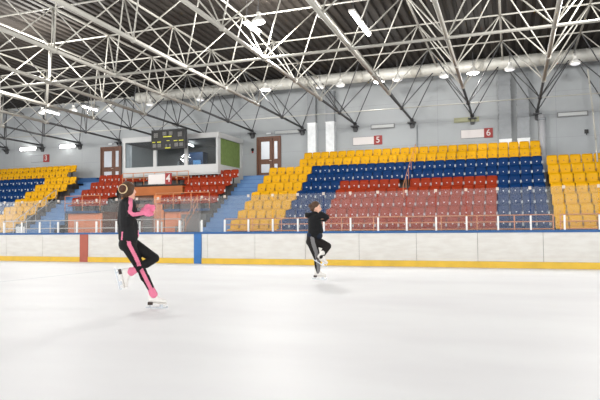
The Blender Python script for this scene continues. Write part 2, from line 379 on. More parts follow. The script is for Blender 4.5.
# ------------------------------------------------------------------ signs
def text_mesh(s, size, depth=.01):
    c = bpy.data.curves.new('t', 'FONT'); c.body = s; c.size = size; c.extrude = depth; c.align_x = 'CENTER'; c.align_y = 'CENTER'; c.offset = .003
    o = bpy.data.objects.new('t', c); COL.objects.link(o); bpy.context.view_layer.update()
    me = bpy.data.meshes.new_from_object(o.evaluated_get(bpy.context.evaluated_depsgraph_get()))
    bpy.data.objects.remove(o); me.transform(Matrix.Rotation(PI/2, 4, 'X')); me.materials.clear(); me.materials.append(M['sign_white']); return me
def sign(x0, xm, x1, y, z0, z1, num, lab, wm):
    t = thing('sector_sign', lab, 'sign', (x0, y, z0)); H = z1-z0
    boxes('sign_panel', wm, [(0, xm-x0, -.04, 0, 0.02, H-.02)], t)
    boxes('sign_frame', M['sign_frame'], [(-.02, xm-x0, -.03, 0, 0, .02), (-.02, xm-x0, -.03, 0, H-.02, H), (-.02, 0, -.03, 0, .02, H-.02)], t)
    n = boxes('number_plate', M['sign_red'], [(xm-x0, x1-x0, -.05, 0, -.02, H+.02)], t)
    d = obj('digit', text_mesh(num, H*1.0), n); d.location = ((xm+x1)/2-x0, -.062, H/2)
sign(-32.1, -31.0, -30.5, WY, 5.83, 6.33, '3', 'wall sign with red plate numbered three above the left stand', M['wall'])
sign(-8.5, -7.28, -6.8, WY, 5.76, 6.24, '5', 'white wall sign with red plate numbered five above the central stand', M['sign_white'])
sign(-2.46, -1.27, -.82, WY, 5.8, 6.28, '6', 'white wall sign with red plate numbered six above the central stand', M['sign_white'])
sign(-19.59, -18.47, -18.05, 28.957, 3.6, 4.2, '4', 'white sign with red plate numbered four on the railing over the entrance', M['sign_white'])

# ------------------------------------------------------------------ stands
TOPS = [5.30, 4.86, 4.36, 3.865, 3.375, 2.88, 2.39, 1.905, 1.44]
ROWY = [31.7-.8*i for i in range(9)]
TRD = [t-.8 for t in TOPS]
def terrace_poly(i0, i1, back=WY-.005):
    pts = [(back, 0), (ROWY[i1]-.62, 0)]
    for i in range(i1, i0-1, -1):
        pts.append((ROWY[i]-.62 if i == i1 else ROWY[i+1]+.18, TRD[i]))
        pts.append((ROWY[i]+.18 if i > i0 else back, TRD[i]))
    return pts
def terrace(x0, x1, i0, i1, lab, name='seating_terrace'):
    t = thing(name, lab, 'stand', group='concrete seating terraces')
    obj('terrace_steps', MB().prism(terrace_poly(i0, i1), x0, x1).mesh('terrace_steps', M['terrace']), t)
    return t
terrace(-11.06, 1.43, 0, 8, 'stepped concrete terrace under the central stand')
terrace(-12.56, -11.06, 2, 8, 'narrow stepped concrete terrace at the left end of the central stand')
terrace(1.43, 8.0, 2, 8, 'stepped concrete terrace under the yellow right stand')
terrace(-27.0, -25.66, 2, 8, 'stepped concrete terrace beside the left blue stairs')
terrace(-46, -27.0, 0, 8, 'stepped concrete terrace under the left stand')
wing_l = terrace(-23.9, -21.4, 2, 5, 'terrace left of the entrance under the red seats, salmon front panel')
wing_r = terrace(-17.3, -14.43, 2, 5, 'terrace right of the entrance under the red seats, salmon front panel')
FY = ROWY[5]-.62
boxes('front_panel', M['salmon'], [(-23.6, -22.45, FY-.06, FY, 0, 1.95), (-22.43, -21.3, FY-.06, FY, 0, 1.95)], wing_l)
boxes('front_panel', M['salmon'], [(-17.28, -16.55, FY-.06, FY, 0, 1.95), (-16.53, -15.8, FY-.06, FY, 0, 1.95)], wing_r)
boxes('seat_shade_strip', M['navy'], [(-23.7, -21.45, FY-.2, FY-.06, 1.98, 2.1)], wing_l)  # navy strips stand in for the shadow below the lowest red seats
boxes('seat_shade_strip', M['navy'], [(-17.25, -14.6, FY-.2, FY-.06, 1.98, 2.1)], wing_r)

# entrance portal under the platform
por = thing('entrance_portal', 'orange-brown concrete portal with two dark openings under the red seats', 'entrance')
boxes('lintel', M['orange'], [(-21.39, -17.31, 28.86, 29.2, 2.98, 3.48)], por)
boxes('platform', M['terrace'], [(-21.39, -17.31, 29.2, WY-.005, 3.35, 3.555)], por)
boxes('painted_gap_shade', M['passage'], [(-21.39, -17.31, 28.9, 29.2, 3.5, 3.58)], por)  # solid dark strip in place of the shade along the platform edge
boxes('pillar', M['pillar'], [(-19.2, -18.55, 28.9, 29.2, 0, 2.98)], por)
boxes('pillar', M['pillar'], [(-21.4, -20.95, 28.9, 29.2, 0, 2.98)], por)
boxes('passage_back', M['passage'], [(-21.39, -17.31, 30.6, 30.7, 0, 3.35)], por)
boxes('side_panel', M['wood'], [(-21.39, -21.36, 27.1, 28.9, 0, 2.05)], por)
for a, b2 in ((-20.9, -19.25), (-18.5, -17.35)):
    dr = boxes('doorway', M['wood'], [(a, a+.14, 28.98, 29.1, 0, 2.97), (b2-.14, b2, 28.98, 29.1, 0, 2.97), (a+.1, b2-.1, 28.98, 29.1, 2.3, 2.5), (a+.1, b2-.1, 28.98, 29.1, 2.72, 2.97)], por)
    mid = (a+b2)/2
    if b2-a > 1: boxes('door_post', M['wood'], [(mid-.05, mid+.05, 28.98, 29.1, 0, 2.3)], dr)
    boxes('grey_pane', M['portal_glass'], [(a+.12, b2-.12, 29.03, 29.05, .1, 2.25)], dr)

# blue aisle stairs
def stairs(x0, x1, lab, top=WY-.005, grow=0):
    t = thing('aisle_stairs', lab, 'stairs', group='blue aisle stairs')
    steps = [(top, 30.7, 4.05)]
    y = 30.7; z = 4.05
    while z > .25: z -= .2425; steps.append((y, y-.4, z)); y -= .4
    b = MB(); n = MB()
    for k, (ya, yb, zz) in enumerate(steps):
        b.box(x0, x1, yb, ya, max(0, zz-.3), zz)
        n.box(x0, x1, yb-.006, yb, zz-.05, zz-.012)
    obj('steps', b.mesh('steps', M['step_blue']), t); obj('step_nosing', n.mesh('step_nosing', M['nosing']), t)
    return t
st1 = stairs(-14.42, -12.57, 'pale blue stairs rising to the middle wooden door, left of the central stand')
st2 = stairs(-25.64, -23.91, 'pale blue stairs left of the red seats, rising towards the left wooden door')
boxes('landing_block', M['step_navy'], [(-26.95, -24.6, 31.7, 32.6, 4.05, 4.3), (-26.95, -25.6, 31.9, 32.6, 4.3, 4.45)], st2)

# ------------------------------------------------------------------ stadium seats
def grid_slab(fn, nu, nv, th):
    P = [[Vector(fn(i/nu, j/nv)) for i in range(nu+1)] for j in range(nv+1)]
    vs = []; 
    for side in (0, 1):
        for j in range(nv+1):
            for i in range(nu+1):
                a = P[j][max(i-1, 0)]; b = P[j][min(i+1, nu)]; c = P[max(j-1, 0)][i]; d = P[min(j+1, nv)][i]
                n = (b-a).cross(d-c).normalized(); vs.append(P[j][i] + n*(th*side))
    W = nu+1; T = (nu+1)*(nv+1); fs = []
    for j in range(nv):
        for i in range(nu):
            q = (j*W+i, j*W+i+1, (j+1)*W+i+1, (j+1)*W+i); fs.append(q[::-1]); fs.append(tuple(k+T for k in q))
    edge = [i for i in range(W)]+[j*W+nu for j in range(1, nv+1)]+[nv*W+i for i in range(nu-1, -1, -1)]+[j*W for j in range(nv-1, 0, -1)]
    for a, b in zip(edge, edge[1:]+edge[:1]): fs.append((a, b, b+T, a+T))
    return vs, fs
def back_fn(u, v):
    s = 2*u-1; wd = .243*(1-.07*max(0, v-.75)/.25*abs(s)**3); z = .36+.455*v-(.02*abs(s)**5 if v > .7 else 0)
    return (s*wd, -.05+.08*v-.022*abs(s)**2-.015*math.sin(PI*v), z)
def pan_fn(u, v):
    s = 2*u-1
    lip = max(0, v-.8)/.2
    return (s*.235, -.07-.34*v, .39+.012*abs(s)**2-.07*lip**2-.015*math.sin(PI*v))
def seat_meshes(m, br):
    b = MB(); b.add(*grid_slab(back_fn, 6, 5, .028)); mb = b.mesh('backrest', m, True)
    # moulded rib across the shell
    b = MB(); b.add(*grid_slab(pan_fn, 6, 6, .028)); mp = b.mesh('seat_pan', m, True)
    b = MB()
    for s in (.222, .268): b.box(s-.008, s+.008, -.13, -.09, .44, .57)
    b.box(.222, .268, -.13, -.09, .495, .512)
    mk = b.mesh('seat_fitting', br)
    mv = MB().tube((0, -.095, .55), (0, -.05, .55), .026, 8).mesh('rivet', br)
    b = MB(); b.box(-.2, .2, -.32, -.28, .36, .385); b.box(-.2, .2, -.12, -.08, .36, .385)
    b.box(-.03, .03, -.24, -.18, 0, .37); b.box(-.12, .12, -.28, -.12, 0, .012)
    ml = b.mesh('seat_support', M['seat_leg'])
    return (('backrest', mb), ('seat_pan', mp), ('seat_fitting', mk), ('rivet', mv), ('seat_support', ml))
SM = {'yellow': seat_meshes(M['yellow'], M['bracket_y']), 'blue': seat_meshes(M['blue'], M['bracket']), 'red': seat_meshes(M['red'], M['bracket'])}
def px_of(p):
    v = Vector(p)-Vector((0, 0, EYE)); z = v.dot(fw); return 300+590*v.dot(rt)/z
PROTO = {}
def place_seat(col, x, i, label, group):
    r = random.Random(int(x*100)+i*77)
    loc = (x, ROWY[i], TRD[i])
    if px_of((x, ROWY[i], TRD[i]+.6)) < -14: return
    if col not in PROTO:
        t = thing(col+'_stadium_seat', label, 'seat', loc, 0, group)
        kids = [obj(n, m, t) for n, m in SM[col]]
        PROTO[col] = (t, kids)
    else:
        t0, kids0 = PROTO[col]; t = t0.copy(); COL.objects.link(t)
        t.location = loc; t['label'] = label; t['group'] = group
        for k0 in kids0:
            c = k0.copy(); c.parent = t; COL.objects.link(c)
    t.rotation_euler.z = r.uniform(-.025, .025)
P = .5
RN = ['top', 'second', 'third', 'fourth', 'fifth', 'sixth', 'seventh', 'eighth', 'bottom']
def row(i, x0, n, colf, where, end, skip=(), nth=None, group=None, rev=False):
    for k in range(n):
        if k in skip: continue
        c = colf(k)
        o_ = ORD[n-1-k] if rev else ORD[k]
        place_seat(c, x0+P*(k+.5), i, '%s seat in %s, %s row, %s from its %s' % (c, where, nth or RN[i], o_, end), group or '%s seats of %s' % (c, where))
for i in (0, 1): row(i, -11.05, 25, lambda k: 'yellow', 'the central stand', 'left end')
for i in range(2, 9):
    def cf_(k, i=i):
        if k < 5: return 'yellow'
        if i < 4 or k < 9 or k >= 24: return 'blue'
        return 'red'
    row(i, -12.55, 28, cf_, 'the central stand', 'left end', skip=(15,) if i == 4 else ())
TR = ['top', 'second', 'third', 'fourth', 'fifth', 'sixth', 'bottom']
for i in range(2, 9): row(i, 1.62, 9, lambda k: 'yellow', 'the right stand', 'left edge', nth=TR[i-2])
for i in (0, 1): row(i, -34.48, 15, lambda k: 'yellow', 'the left stand', 'right end', rev=True)
for i in range(2, 9): row(i, -35.65, 20, lambda k: 'yellow' if k >= 15 else 'blue', 'the left stand', 'right end', rev=True)
row(2, -23.9, 19, lambda k: 'red', 'the stand over the entrance', 'left end', nth='long top')
WR = {3: 'second', 4: 'third', 5: 'lowest'}
for i in (3, 4, 5):
    row(i, -23.9, 5, lambda k: 'red', 'the block left of the entrance', 'left end', nth=WR[i])
    row(i, {3: -17.43, 4: -16.93, 5: -17.93}[i], {3: 6, 4: 5, 5: 7}[i], lambda k: 'red', 'the block right of the entrance', 'left end', nth=WR[i])

# ------------------------------------------------------------------ announcer booth
bo = thing('announcer_booth', 'white glazed announcer booth with flat roof standing behind the red seats', 'booth')
BX0, BX1, BY0 = -21.9, -15.53, 29.72
b_base = 3.57
def wallbox(name, bs, m=M['white']): return boxes(name, m, bs, bo)
wallbox('roof', [(BX0-.05, BX1+.05, BY0-.05, WY, 6.22, 6.52)])
wallbox('front_wall', [(BX0, BX1, BY0+.65, BY0+.73, b_base, 4.25), (BX0, BX1, BY0, BY0+.1, 4.2, 4.72), (BX0, BX1, BY0, BY0+.7, 4.14, 4.22)])
wallbox('side_wall', [(BX1-.1, BX1, BY0+.72, WY, b_base, 4.7), (BX1-.1, BX1, BY0+.1, BY0+.72, 4.2, 4.7), (BX1-.1, BX1, WY-.15, WY, 4.7, 6.22)])
wallbox('far_side_wall', [(BX0, BX0+.1, BY0+.72, WY, b_base, 6.22)])
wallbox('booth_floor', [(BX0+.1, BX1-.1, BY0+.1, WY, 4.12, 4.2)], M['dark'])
for a, b2 in ((BX0, BX0+.14), (-19.8, -19.58), (-17.71, -17.5), (-15.66, BX1)):
    wallbox('window_post', [(a, b2, BY0, BY0+.12, 4.72, 6.22)])
for a, b2 in ((BX0+.14, -19.8), (-19.58, -17.71), (-17.5, -15.66)):
    boxes('window_pane', M['window'], [(a, b2, BY0+.05, BY0+.062, 4.72, 6.22)], bo)
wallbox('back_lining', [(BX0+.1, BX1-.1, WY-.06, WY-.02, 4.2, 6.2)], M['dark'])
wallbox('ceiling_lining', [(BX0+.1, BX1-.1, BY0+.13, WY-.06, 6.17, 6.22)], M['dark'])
for ya, yb in ((BY0+.12, BY0+.3), (WY-.35, WY-.15)): boxes('window_jamb', M['white'], [(BX1-.06, BX1+.01, ya, yb, 4.7, 6.22)], bo)
bl = MB()
for k in range(26): bl.box(BX1-.05, BX1-.02, BY0+.3+k*.1, BY0+.3+k*.1+.094, 4.7, 6.22)
obj('blind', bl.mesh('blind', M['green']), bo, label='green vertical blind')
booth_fill = thing('tube_lamp', 'added tube lamp on the ceiling, brightening the inside of the announcer booth', 'lamp', (-18.05, 31.0, 6.1), PI/2+.25)  # no known fixture; put in to lighten the booth interior
boxes('housing', M['lamp_body'], [(-.65, .65, -.06, .06, 0, .07)], booth_fill)
obj('tube', MB().tube((-.6, 0, -.03), (.6, 0, -.03), .03, 10).mesh('tube', M['glow'], True), booth_fill)
l = lamp_light('lamp_light', (0, 0, -.2), 14, .3); l.parent = booth_fill
t = thing('cupboard', 'light blue cupboard inside the booth behind the right front window', 'cupboard', (-18.15, 31.9, 4.2))
boxes('carcass', M['navy'], [(-.5, .45, 0, .6, 0, 1.55)], t); boxes('cupboard_door', M['booth_blue'], [(-.22, .3, -.03, 0, .05, 1.05)], t)
boxes('window_cutout', M['white'], [(-.08, .1, -.035, -.03, .5, .7)], t)
t = thing('control_desk', 'dark control desk behind the middle booth window', 'desk', (-18.6, 30.3, 4.2))
boxes('desk_top', M['black'], [(-.9, .9, 0, .6, .5, .56)], t)
for s in (-.85, .8): boxes('leg', M['black'], [(s, s+.05, .05, .1, 0, .5), (s, s+.05, .5, .55, 0, .5)], t)
t = thing('monitor', 'black monitor standing on the control desk in the booth', 'monitor', (-18.2, 30.45, 4.76))
boxes('screen', M['black'], [(-.28, .28, 0, .04, .08, .42)], t); boxes('foot', M['black'], [(-.1, .1, -.05, .12, 0, .015), (-.03, .03, .02, .05, .015, .1)], t)
t = thing('office_chair', 'grey chair behind the control desk in the booth', 'chair', (-19.0, 31.2, 4.2))
obj('chair_base', MB().tube((0, 0, 0), (0, 0, .42), .03, 8).mesh('chair_base', M['black']), t); boxes('seat', M['duct_grey'], [(-.22, .22, -.22, .22, .42, .48)], t, bevel=.02); boxes('backrest', M['duct_grey'], [(-.2, .2, .2, .25, .5, .98)], t, bevel=.02)

# scoreboard
sb = thing('scoreboard', 'black scoreboard with grey digits and yellow captions hanging before the booth', 'scoreboard', (-19.14, 28.6, 5.54))
boxes('case', M['black'], [(0, 2.15, 0, .18, 0, 1.1)], sb, bevel=.01)
boxes('case_rim', M['truss_dark'], [(-.02, 2.17, -.03, .19, 1.08, 1.12), (-.02, 0, -.03, .19, 0, 1.08), (2.15, 2.17, -.03, .19, 0, 1.08), (1.06, 1.08, -.012, 0, .8, 1.08)], sb)
SEG = {'a': (0, 1, 1, 1), 'g': (0, 1, .5, .5), 'd': (0, 1, 0, 0), 'f': (0, 0, .5, 1), 'b': (1, 1, .5, 1), 'e': (0, 0, 0, .5), 'c': (1, 1, 0, .5)}
def digit(x, z, wd, h):
    b = MB(); t_ = .016
    for k, (xa, xb, za, zb_) in SEG.items():
        b.box(x+xa*wd-t_, x+xb*wd+t_, -.02, 0, z+za*h-t_+(.0), z+zb_*h+t_)
    obj('digit', b.mesh('digit', M['score_g']), sb)
for x in (.16, .30, 1.72, 1.86): digit(x, .70, .08, .22)
for x in (.74, .86, 1.14, 1.26): digit(x, .80, .07, .17)
for x in (.08, .20, .40, .52, 1.50, 1.62, 1.82, 1.94): digit(x, .14, .07, .17)
for x in (.92, 1.16): digit(x, .14, .07, .12)
cp = [(.75, 1.3, .68, .735), (.04, .24, .40, .45), (.36, .62, .40, .45), (1.44, 1.66, .43, .475), (1.76, 2.04, .43, .475), (.98, 1.18, .46, .50), (.88, 1.22, .04, .09)]
for x0, x1, z0, z1 in cp:
    b = MB(); x = x0
    while x < x1-.02: b.box(x, min(x+.05, x1), -.018, 0, z0, z1); x += .062
    obj('caption_strip', b.mesh('caption_strip', M['score_y']), sb)
for x in (.35, 1.75): obj('hanger', MB().tube((x, .09, 1.1), (1.04, .09, zb(28.69)-5.54), .015, 6).mesh('hanger', M['truss_dark']), sb)

# ------------------------------------------------------------------ railings
def railing(lab, x0, x1, y, z0, hs, step, m, r=.022, name='railing'):
    t = thing(name, lab, 'railing')
    for h in hs: obj('rail', MB().tube((x0, y, z0+h), (x1, y, z0+h), r, 8).mesh('rail', m, True), t)
    n = max(1, round((x1-x0)/step))
    for k in range(n+1):
        x = x0+(x1-x0)*k/n; obj('post', MB().tube((x, y, 0 if z0 < .8 else z0), (x, y, z0+hs[-1]), r, 8).mesh('post', m, True), t)
    return t
railing('long rusty pipe railing in front of the central stand', -12.4, 1.5, 24.4, .64, (.32, .60, .86), 1.4, M['rail_rust'])
railing('rusty pipe railing in front of the yellow right stand', 1.75, 7.0, 24.4, .64, (.32, .60, .86), 1.4, M['rail_rust'])
railing('grey pipe railing in front of the left stand', -34, -26.2, 24.4, .64, (.5, .86), 1.4, M['rail_grey'])
railing('grey pipe railing before the entrance between the two blue stairs', -25.6, -14.6, 24.4, .64, (.5, .9), 1.5, M['rail_grey'])
railing('orange pipe railing on the platform above the entrance', -21.4, -17.0, 28.98, 3.58, (.42, .72), .75, M['rail_rust'])
railing('pale pipe railing in front of the lowest red seats left of the entrance', -23.8, -21.4, 26.98, 2.1, (.45, .85), 1.1, M['rail_rust'])
railing('orange pipe railing in front of the lowest red seats right of the entrance', -17.8, -14.6, 26.98, 2.1, (.45, .85), 1.1, M['rail_rust'])
def slope_rail(lab, pts, h, m, r=.022):
    t = thing('handrail', lab, 'handrail')
    for hh in h: obj('rail', MB().path([(x, y, z+hh) for x, y, z in pts], r, 8).mesh('rail', m, True), t)
    for x, y, z in pts: obj('post', MB().tube((x, y, z), (x, y, z+h[-1]), r, 8).mesh('post', m, True), t)
slope_rail('rusty handrail running up through the middle of the central stand', [(-4.66, ROWY[i]-.52, TRD[i]) for i in range(5, -1, -1)], (.9,), M['rail_rust'], .014)
slope_rail('grey handrail along the left blue stairs', [(-25.72, ROWY[i]-.1, TRD[i]) for i in range(8, 3, -1)], (.45, .9), M['rail_grey'])
slope_rail('rusty diagonal handrail beside the right salmon panel', [(-15.3, 25.0, 0), (-15.3, 25.8, .7), (-15.3, 26.6, 1.4), (-15.3, 27.0, 1.9)], (.5, .9), M['rail_rust'])
ps = thing('side_steps', 'dark steps behind the glass right of the right salmon panel', 'stairs')
boxes('steps', M['dark'], [(-15.9, -14.5, 24.9+.3*k, 27.06, .3*k, .3*(k+1)) for k in range(6)], ps)

# ------------------------------------------------------------------ rink boards
BYF = 16.42; BH = .99
rb = thing('rink_boards', 'white rink boards with blue cap rail and yellow kick plate', 'boards', (0, BYF, 0))
SE = 1.62; xs = []
x = -.86
while x > -28: x -= SE
while x < 8: xs.append(x); x += SE
REDX, BLUX = (-13.83, -13.5), (-9.42, -9.16)
for a in xs:
    b = MB(); b.box(a+.005, a+SE-.005, 0, .09, .17, BH-.06); obj('board_panel', b.mesh('board_panel', M['board'], bevel=.004), rb)
boxes('backing', M['board_gap'], [(xs[0], xs[-1]+SE, .02, .08, 0, BH-.06)], rb)
boxes('kick_plate', M['kick'], [(xs[0], xs[-1]+SE, -.02, .09, 0, .17)], rb, bevel=.006)
boxes('cap_rail', M['rail_blue'], [(xs[0], xs[-1]+SE, -.03, .16, BH-.06, BH)], rb, bevel=.01)
boxes('stripe', M['stripe_red'], [(REDX[0], REDX[1], -.026, 0, 0, BH-.06)], rb, label='red vertical stripe')
boxes('stripe', M['stripe_blue'], [(BLUX[0], BLUX[1], -.034, 0, 0, BH-.06)], rb, label='blue vertical stripe')
# shield panes
pt = []
x = -.33
while x > -19.5: x -= .805
k0 = x
idx = 0
panes = []
while x < 6.0: panes.append(x); x += .805
nR = sum(1 for a in panes if a >= BLUX[0]); 
GZ0, GZ1 = BH, BH+1.12
base_pane = MB().box(.012, .793, .055, .067, 0, 1.12).mesh('glass_pane', M['shield'])
post_m = MB().box(-.022, .022, .03, .09, 0, .38).mesh('post', M['post_white'], bevel=.004)
b = MB(); b.box(-.035, .035, .04, .08, 1.06, 1.14)
clip_m = b.mesh('clip', M['clip'], bevel=.004)
cr = 0; cl = 0; nL = len(panes)-nR
for q, a in enumerate(panes):
    if a >= BLUX[0]: lab = 'clear shield pane on the boards, %s one right of the blue stripe' % ORD[cr]; cr += 1
    else: lab = 'clear shield pane on the boards, %s one left of the blue stripe' % ORD[nL-1-cl]; cl += 1
    t = thing('shield_pane', lab, 'glass pane', (a, BYF, BH), 0, 'clear shields on the boards')
    obj('glass_pane', base_pane, t); obj('post', post_m, t); obj('clip', clip_m, t)
# bench enclosure glass behind the boards
for q, (x, lab) in enumerate(((-10.05, 'clear side pane of the bench enclosure, nearer the blue stripe'), (-11.6, 'clear side pane of the bench enclosure, farther from the blue stripe'))):
    t = thing('glass_screen', lab, 'glass pane', (x, BYF+.2, 0), 0)
    boxes('glass_pane', M['shield'], [(-.006, .006, .02, 1.3, .3, 2.0)], t)
    for yy in (.0, 1.3): boxes('post', M['post_white'], [(-.02, .02, yy, yy+.04, 0, 1.35)], t)
t = thing('white_notice', 'small white notice standing behind the boards at the far left', 'notice', (-16.95, BYF+.5, 0))
boxes('notice_board', M['phone'], [(-.2, .2, 0, .02, .98, 1.22)], t); boxes('leg', M['rail_grey'], [(-.02, .02, .02, .05, 0, 1.2)], t)

# ------------------------------------------------------------------ marks on the ice
def ribbon(pts, wd, z, m, name):
    b = MB(); L = []
    for i, p in enumerate(pts):
        p = Vector((p[0], p[1], 0)); a = Vector((*pts[max(i-1, 0)][:2], 0)); c = Vector((*pts[min(i+1, len(pts)-1)][:2], 0))
        n = (c-a).normalized().cross(Vector((0, 0, 1)))*wd/2; L += [(p.x+n.x, p.y+n.y, z), (p.x-n.x, p.y-n.y, z)]
    b.add(L, [(2*i, 2*i+1, 2*i+3, 2*i+2) for i in range(len(pts)-1)]); return obj(name, b.mesh(name, m), kind='structure')
# faint line painted under the ice
ribbon([(-10.75, 6), (-10.45, 9.7), (-10.3, 13), (-9.9, 16.4)], .05, .001, M['ice_line'], 'trim_2')

# ------------------------------------------------------------------ skaters
def solid(name, parts, voxel, m, parent, smooth=3, **pr):
    b = MB()
    for p in parts:
        if p[0] == 'c':      # tapered capsule: a, ra, b, rb, depth factor
            _, a, ra, c, rc, k = p
            a = Vector(a); c = Vector(c); s0 = len(b.v)
            n = 16
            b.ball(a, ra, ra*k, ra, n, 10); b.ball(c, rc, rc*k, rc, n, 10)
            st = len(b.v); b.tube((a.x, a.y, a.z), (c.x, c.y, c.z), ra, n, rc)
            d = c-a
            for i in range(st, len(b.v)):
                v = Vector(b.v[i]); 
                t_ = 0 if i-st < n else 1
                cen = a if t_ == 0 else c; o = v-cen; o.y *= k; b.v[i] = tuple(cen+o)
        elif p[0] == 'e':    # ellipsoid: centre, (rx, ry, rz), tilt about y
            _, c, rr, tl = p
            b.ball(c, rr[0], rr[1], rr[2], 18, 12, R=Matrix.Rotation(tl, 3, 'Y'))
    me = b.mesh(name, m); o = bpy.data.objects.new(name, me); COL.objects.link(o)
    md = o.modifiers.new('r', 'REMESH'); md.mode = 'VOXEL'; md.voxel_size = voxel
    sm = o.modifiers.new('s', 'SMOOTH'); sm.factor = .5; sm.iterations = smooth
    bpy.context.view_layer.update()
    me2 = bpy.data.meshes.new_from_object(o.evaluated_get(bpy.context.evaluated_depsgraph_get()))
    o.modifiers.clear(); o.data = me2; bpy.data.meshes.remove(me); me2.name = name
    me2.materials.clear(); me2.materials.append(m)
    me2.polygons.foreach_set('use_smooth', [True]*len(me2.polygons)); me2.update()
    o.parent = parent
    for k, v in pr.items(): o[k] = v
    return o
def paint(o, polyline, half, m, side=-1, axis_tol=0.0, tol=.16):
    """faces of a garment near a polyline on the given side take the second colour (a sewn stripe)"""
    me = o.data; me.materials.append(m); mi = len(me.materials)-1
    segs = [(Vector(a), Vector(c)) for a, c in zip(polyline, polyline[1:])]
    for p in me.polygons:
        if side and p.normal.y*side < axis_tol: continue
        c = p.center; best = 9
        for a, d in segs:
            ab = Vector((d.x-a.x, 0, d.z-a.z)); ac = Vector((c.x-a.x, 0, c.z-a.z)); t = max(0, min(1, ac.dot(ab)/max(ab.dot(ab), 1e-9)))
            if abs(c.y-(a.y+(d.y-a.y)*t)) > tol: continue
            best = min(best, (ac-ab*t).length)
        if best < half: p.material_index = mi
def hand(base, direc, spread, curl, side, sc=1.0, thick=1.0):
    """palm and five bent fingers as capsule parts; base = wrist, direc = pointing direction, spread = across the palm, curl = bending direction"""
    d = Vector(direc).normalized(); s = Vector(spread).normalized(); c = Vector(curl).normalized(); B = Vector(base); out = []
    pl = .085*sc; f_r = .0085*sc*thick
    for k in (-1, -.33, .33, 1):
        out.append(('c', B+d*.01, .016*sc*thick, B+d*pl+s*(.030*k*sc), .012*sc*thick, 1))
    for k, L in ((-1, .064), (-.33, .078), (.33, .084), (1, .074)):
        a = B+d*pl+s*(.030*k*sc); m1 = a+(d*.85+c*.35)*(L*.45*sc); m2 = m1+(d*.45+c*.85)*(L*.32*sc); m3 = m2+(d*.1+c*.95)*(L*.25*sc)
        out += [('c', a, f_r, m1, f_r*.95, 1), ('c', m1, f_r*.95, m2, f_r*.88, 1), ('c', m2, f_r*.88, m3, f_r*.8, 1)]
    a = B+d*.022+s*(.022*side*sc); m1 = a+(d*.5+s*.8*side)*(.036*sc); m2 = m1+(d*.8+s*.15*side+c*.5)*(.036*sc)
    out += [('c', a, f_r*1.3, m1, f_r*1.15, 1), ('c', m1, f_r*1.1, m2, f_r*.9, 1)]
    return out
def skate(parent, ankle, toe_dir, up_dir, L=.25, yoff=0, sh=.0):
    """figure skate built at the ankle: toe_dir and up_dir are unit directions in the x-z plane of the skater"""
    e = obj('figure_skate', None, parent); e.location = ankle; e.empty_display_size = .05
    T = Vector(toe_dir).normalized(); U = Vector(up_dir).normalized()
    def Q(t, u, y=0): return T*t+U*u+Vector((0, y, 0))
    pr = [('c', Q(-.01, .05), .052, Q(-.02, -.02), .047, .85), ('c', Q(-.03, -.045), .042, Q(.08, -.055), .036, .9), ('c', Q(.08, -.055), .036, Q(.165, -.07), .027, 1.15), ('c', Q(0, .0), .048, Q(.07, -.045), .038, .85)]
    solid('boot', pr, .007, M['boot'], e, 3)
    b = MB()
    def slab(t0, t1, u0, u1, w_, mi=0):
        vs = [Q(t, u, y) for t in (t0, t1) for u in (u0, u1) for y in (-w_, w_)]
        b.add(vs, [(0, 1, 3, 2), (4, 6, 7, 5), (0, 4, 5, 1), (2, 3, 7, 6), (0, 2, 6, 4), (1, 5, 7, 3)], mi)
    slab(-.075, -.005, -.125, -.085, .028); obj('heel', b.mesh('heel', M['sole'], bevel=.004), e)
    b = MB(); slab(-.005, .05, -.108, -.09, .02); slab(.05, .19, -.112, -.096, .034)
    obj('sole', b.mesh('sole', M['boot'], bevel=.004), e)
    b = MB(); slab(-.05, -.03, -.155, -.125, .004); slab(.09, .14, -.155, -.11, .004)
    slab(-.10, .19, -.170, -.152, .003); slab(.185, .205, -.165, -.135, .004)
    obj('blade', b.mesh('blade', M['steel']), e)
    b = MB()
    for k in range(5): u = .07-.025*k; b.tube(Q(.035+.008*k, u, -.03), Q(.035+.008*k, u, .03), .004, 5)
    obj('laces', b.mesh('laces', M['white']), e)
    return e

# --- skater in the pink striped suit
A = Vector((-4.76, 7.24, 0)); yawA = math.atan2(-4.76, 7.24)*-1
S1 = 67.6
sk1 = thing('person', 'skater in black suit with pink stripes and pink gloves gliding on one foot', 'person', A, yawA)
def q1(x, y, d=0): return Vector(((x-153)/S1, d, (308.5-y)/S1))
H1, hd1 = q1(126.5, 195), None
# support leg (near) : hip N -> knee -> ankle ; raised leg (far hip) with the shin crossing in front
hipN, kneeN, ankN = q1(126.5, 247, -.06), q1(138.5, 270, -.03), q1(150, 294.5, 0)
hipF, kneeF, ankF = q1(130, 247, .09), q1(151, 260.3, -.04), q1(131, 271.5, -.16)
body = [('e', q1(126.3, 195), (.082, .075, .112), 0), ('e', q1(129.2, 198.5), (.05, .052, .075), 0), ('c', q1(131.8, 195.5), .016, q1(133.2, 197.2), .011, 1),
        ('e', q1(126.6, 196.5, -.072), (.018, .012, .028), 0), ('e', q1(126.6, 196.5, .072), (.018, .012, .028), 0), ('c', q1(130.8, 202), .028, q1(129.5, 202.5), .03, 1),
        ('c', q1(127, 200), .052, q1(126, 207), .058, 1), ('c', q1(126, 211), .11, q1(126, 228), .10, 1.35), ('c', q1(126, 228), .10, q1(126, 243), .095, 1.1),
        ('c', hipN, .085, kneeN, .052, 1), ('c', kneeN, .05, ankN, .034, 1), ('c', hipF, .085, kneeF, .052, 1), ('c', kneeF, .05, ankF, .034, 1),
        ('c', q1(127, 209, -.15), .045, q1(129, 218, -.19), .036, 1), ('c', q1(129, 218, -.19), .034, q1(140, 217.5, -.17), .026, 1),
        ('c', q1(128, 209, .15), .045, q1(134, 219, .17), .036, 1), ('c', q1(134, 219, .17), .034, q1(142, 216, -.06), .026, 1)]
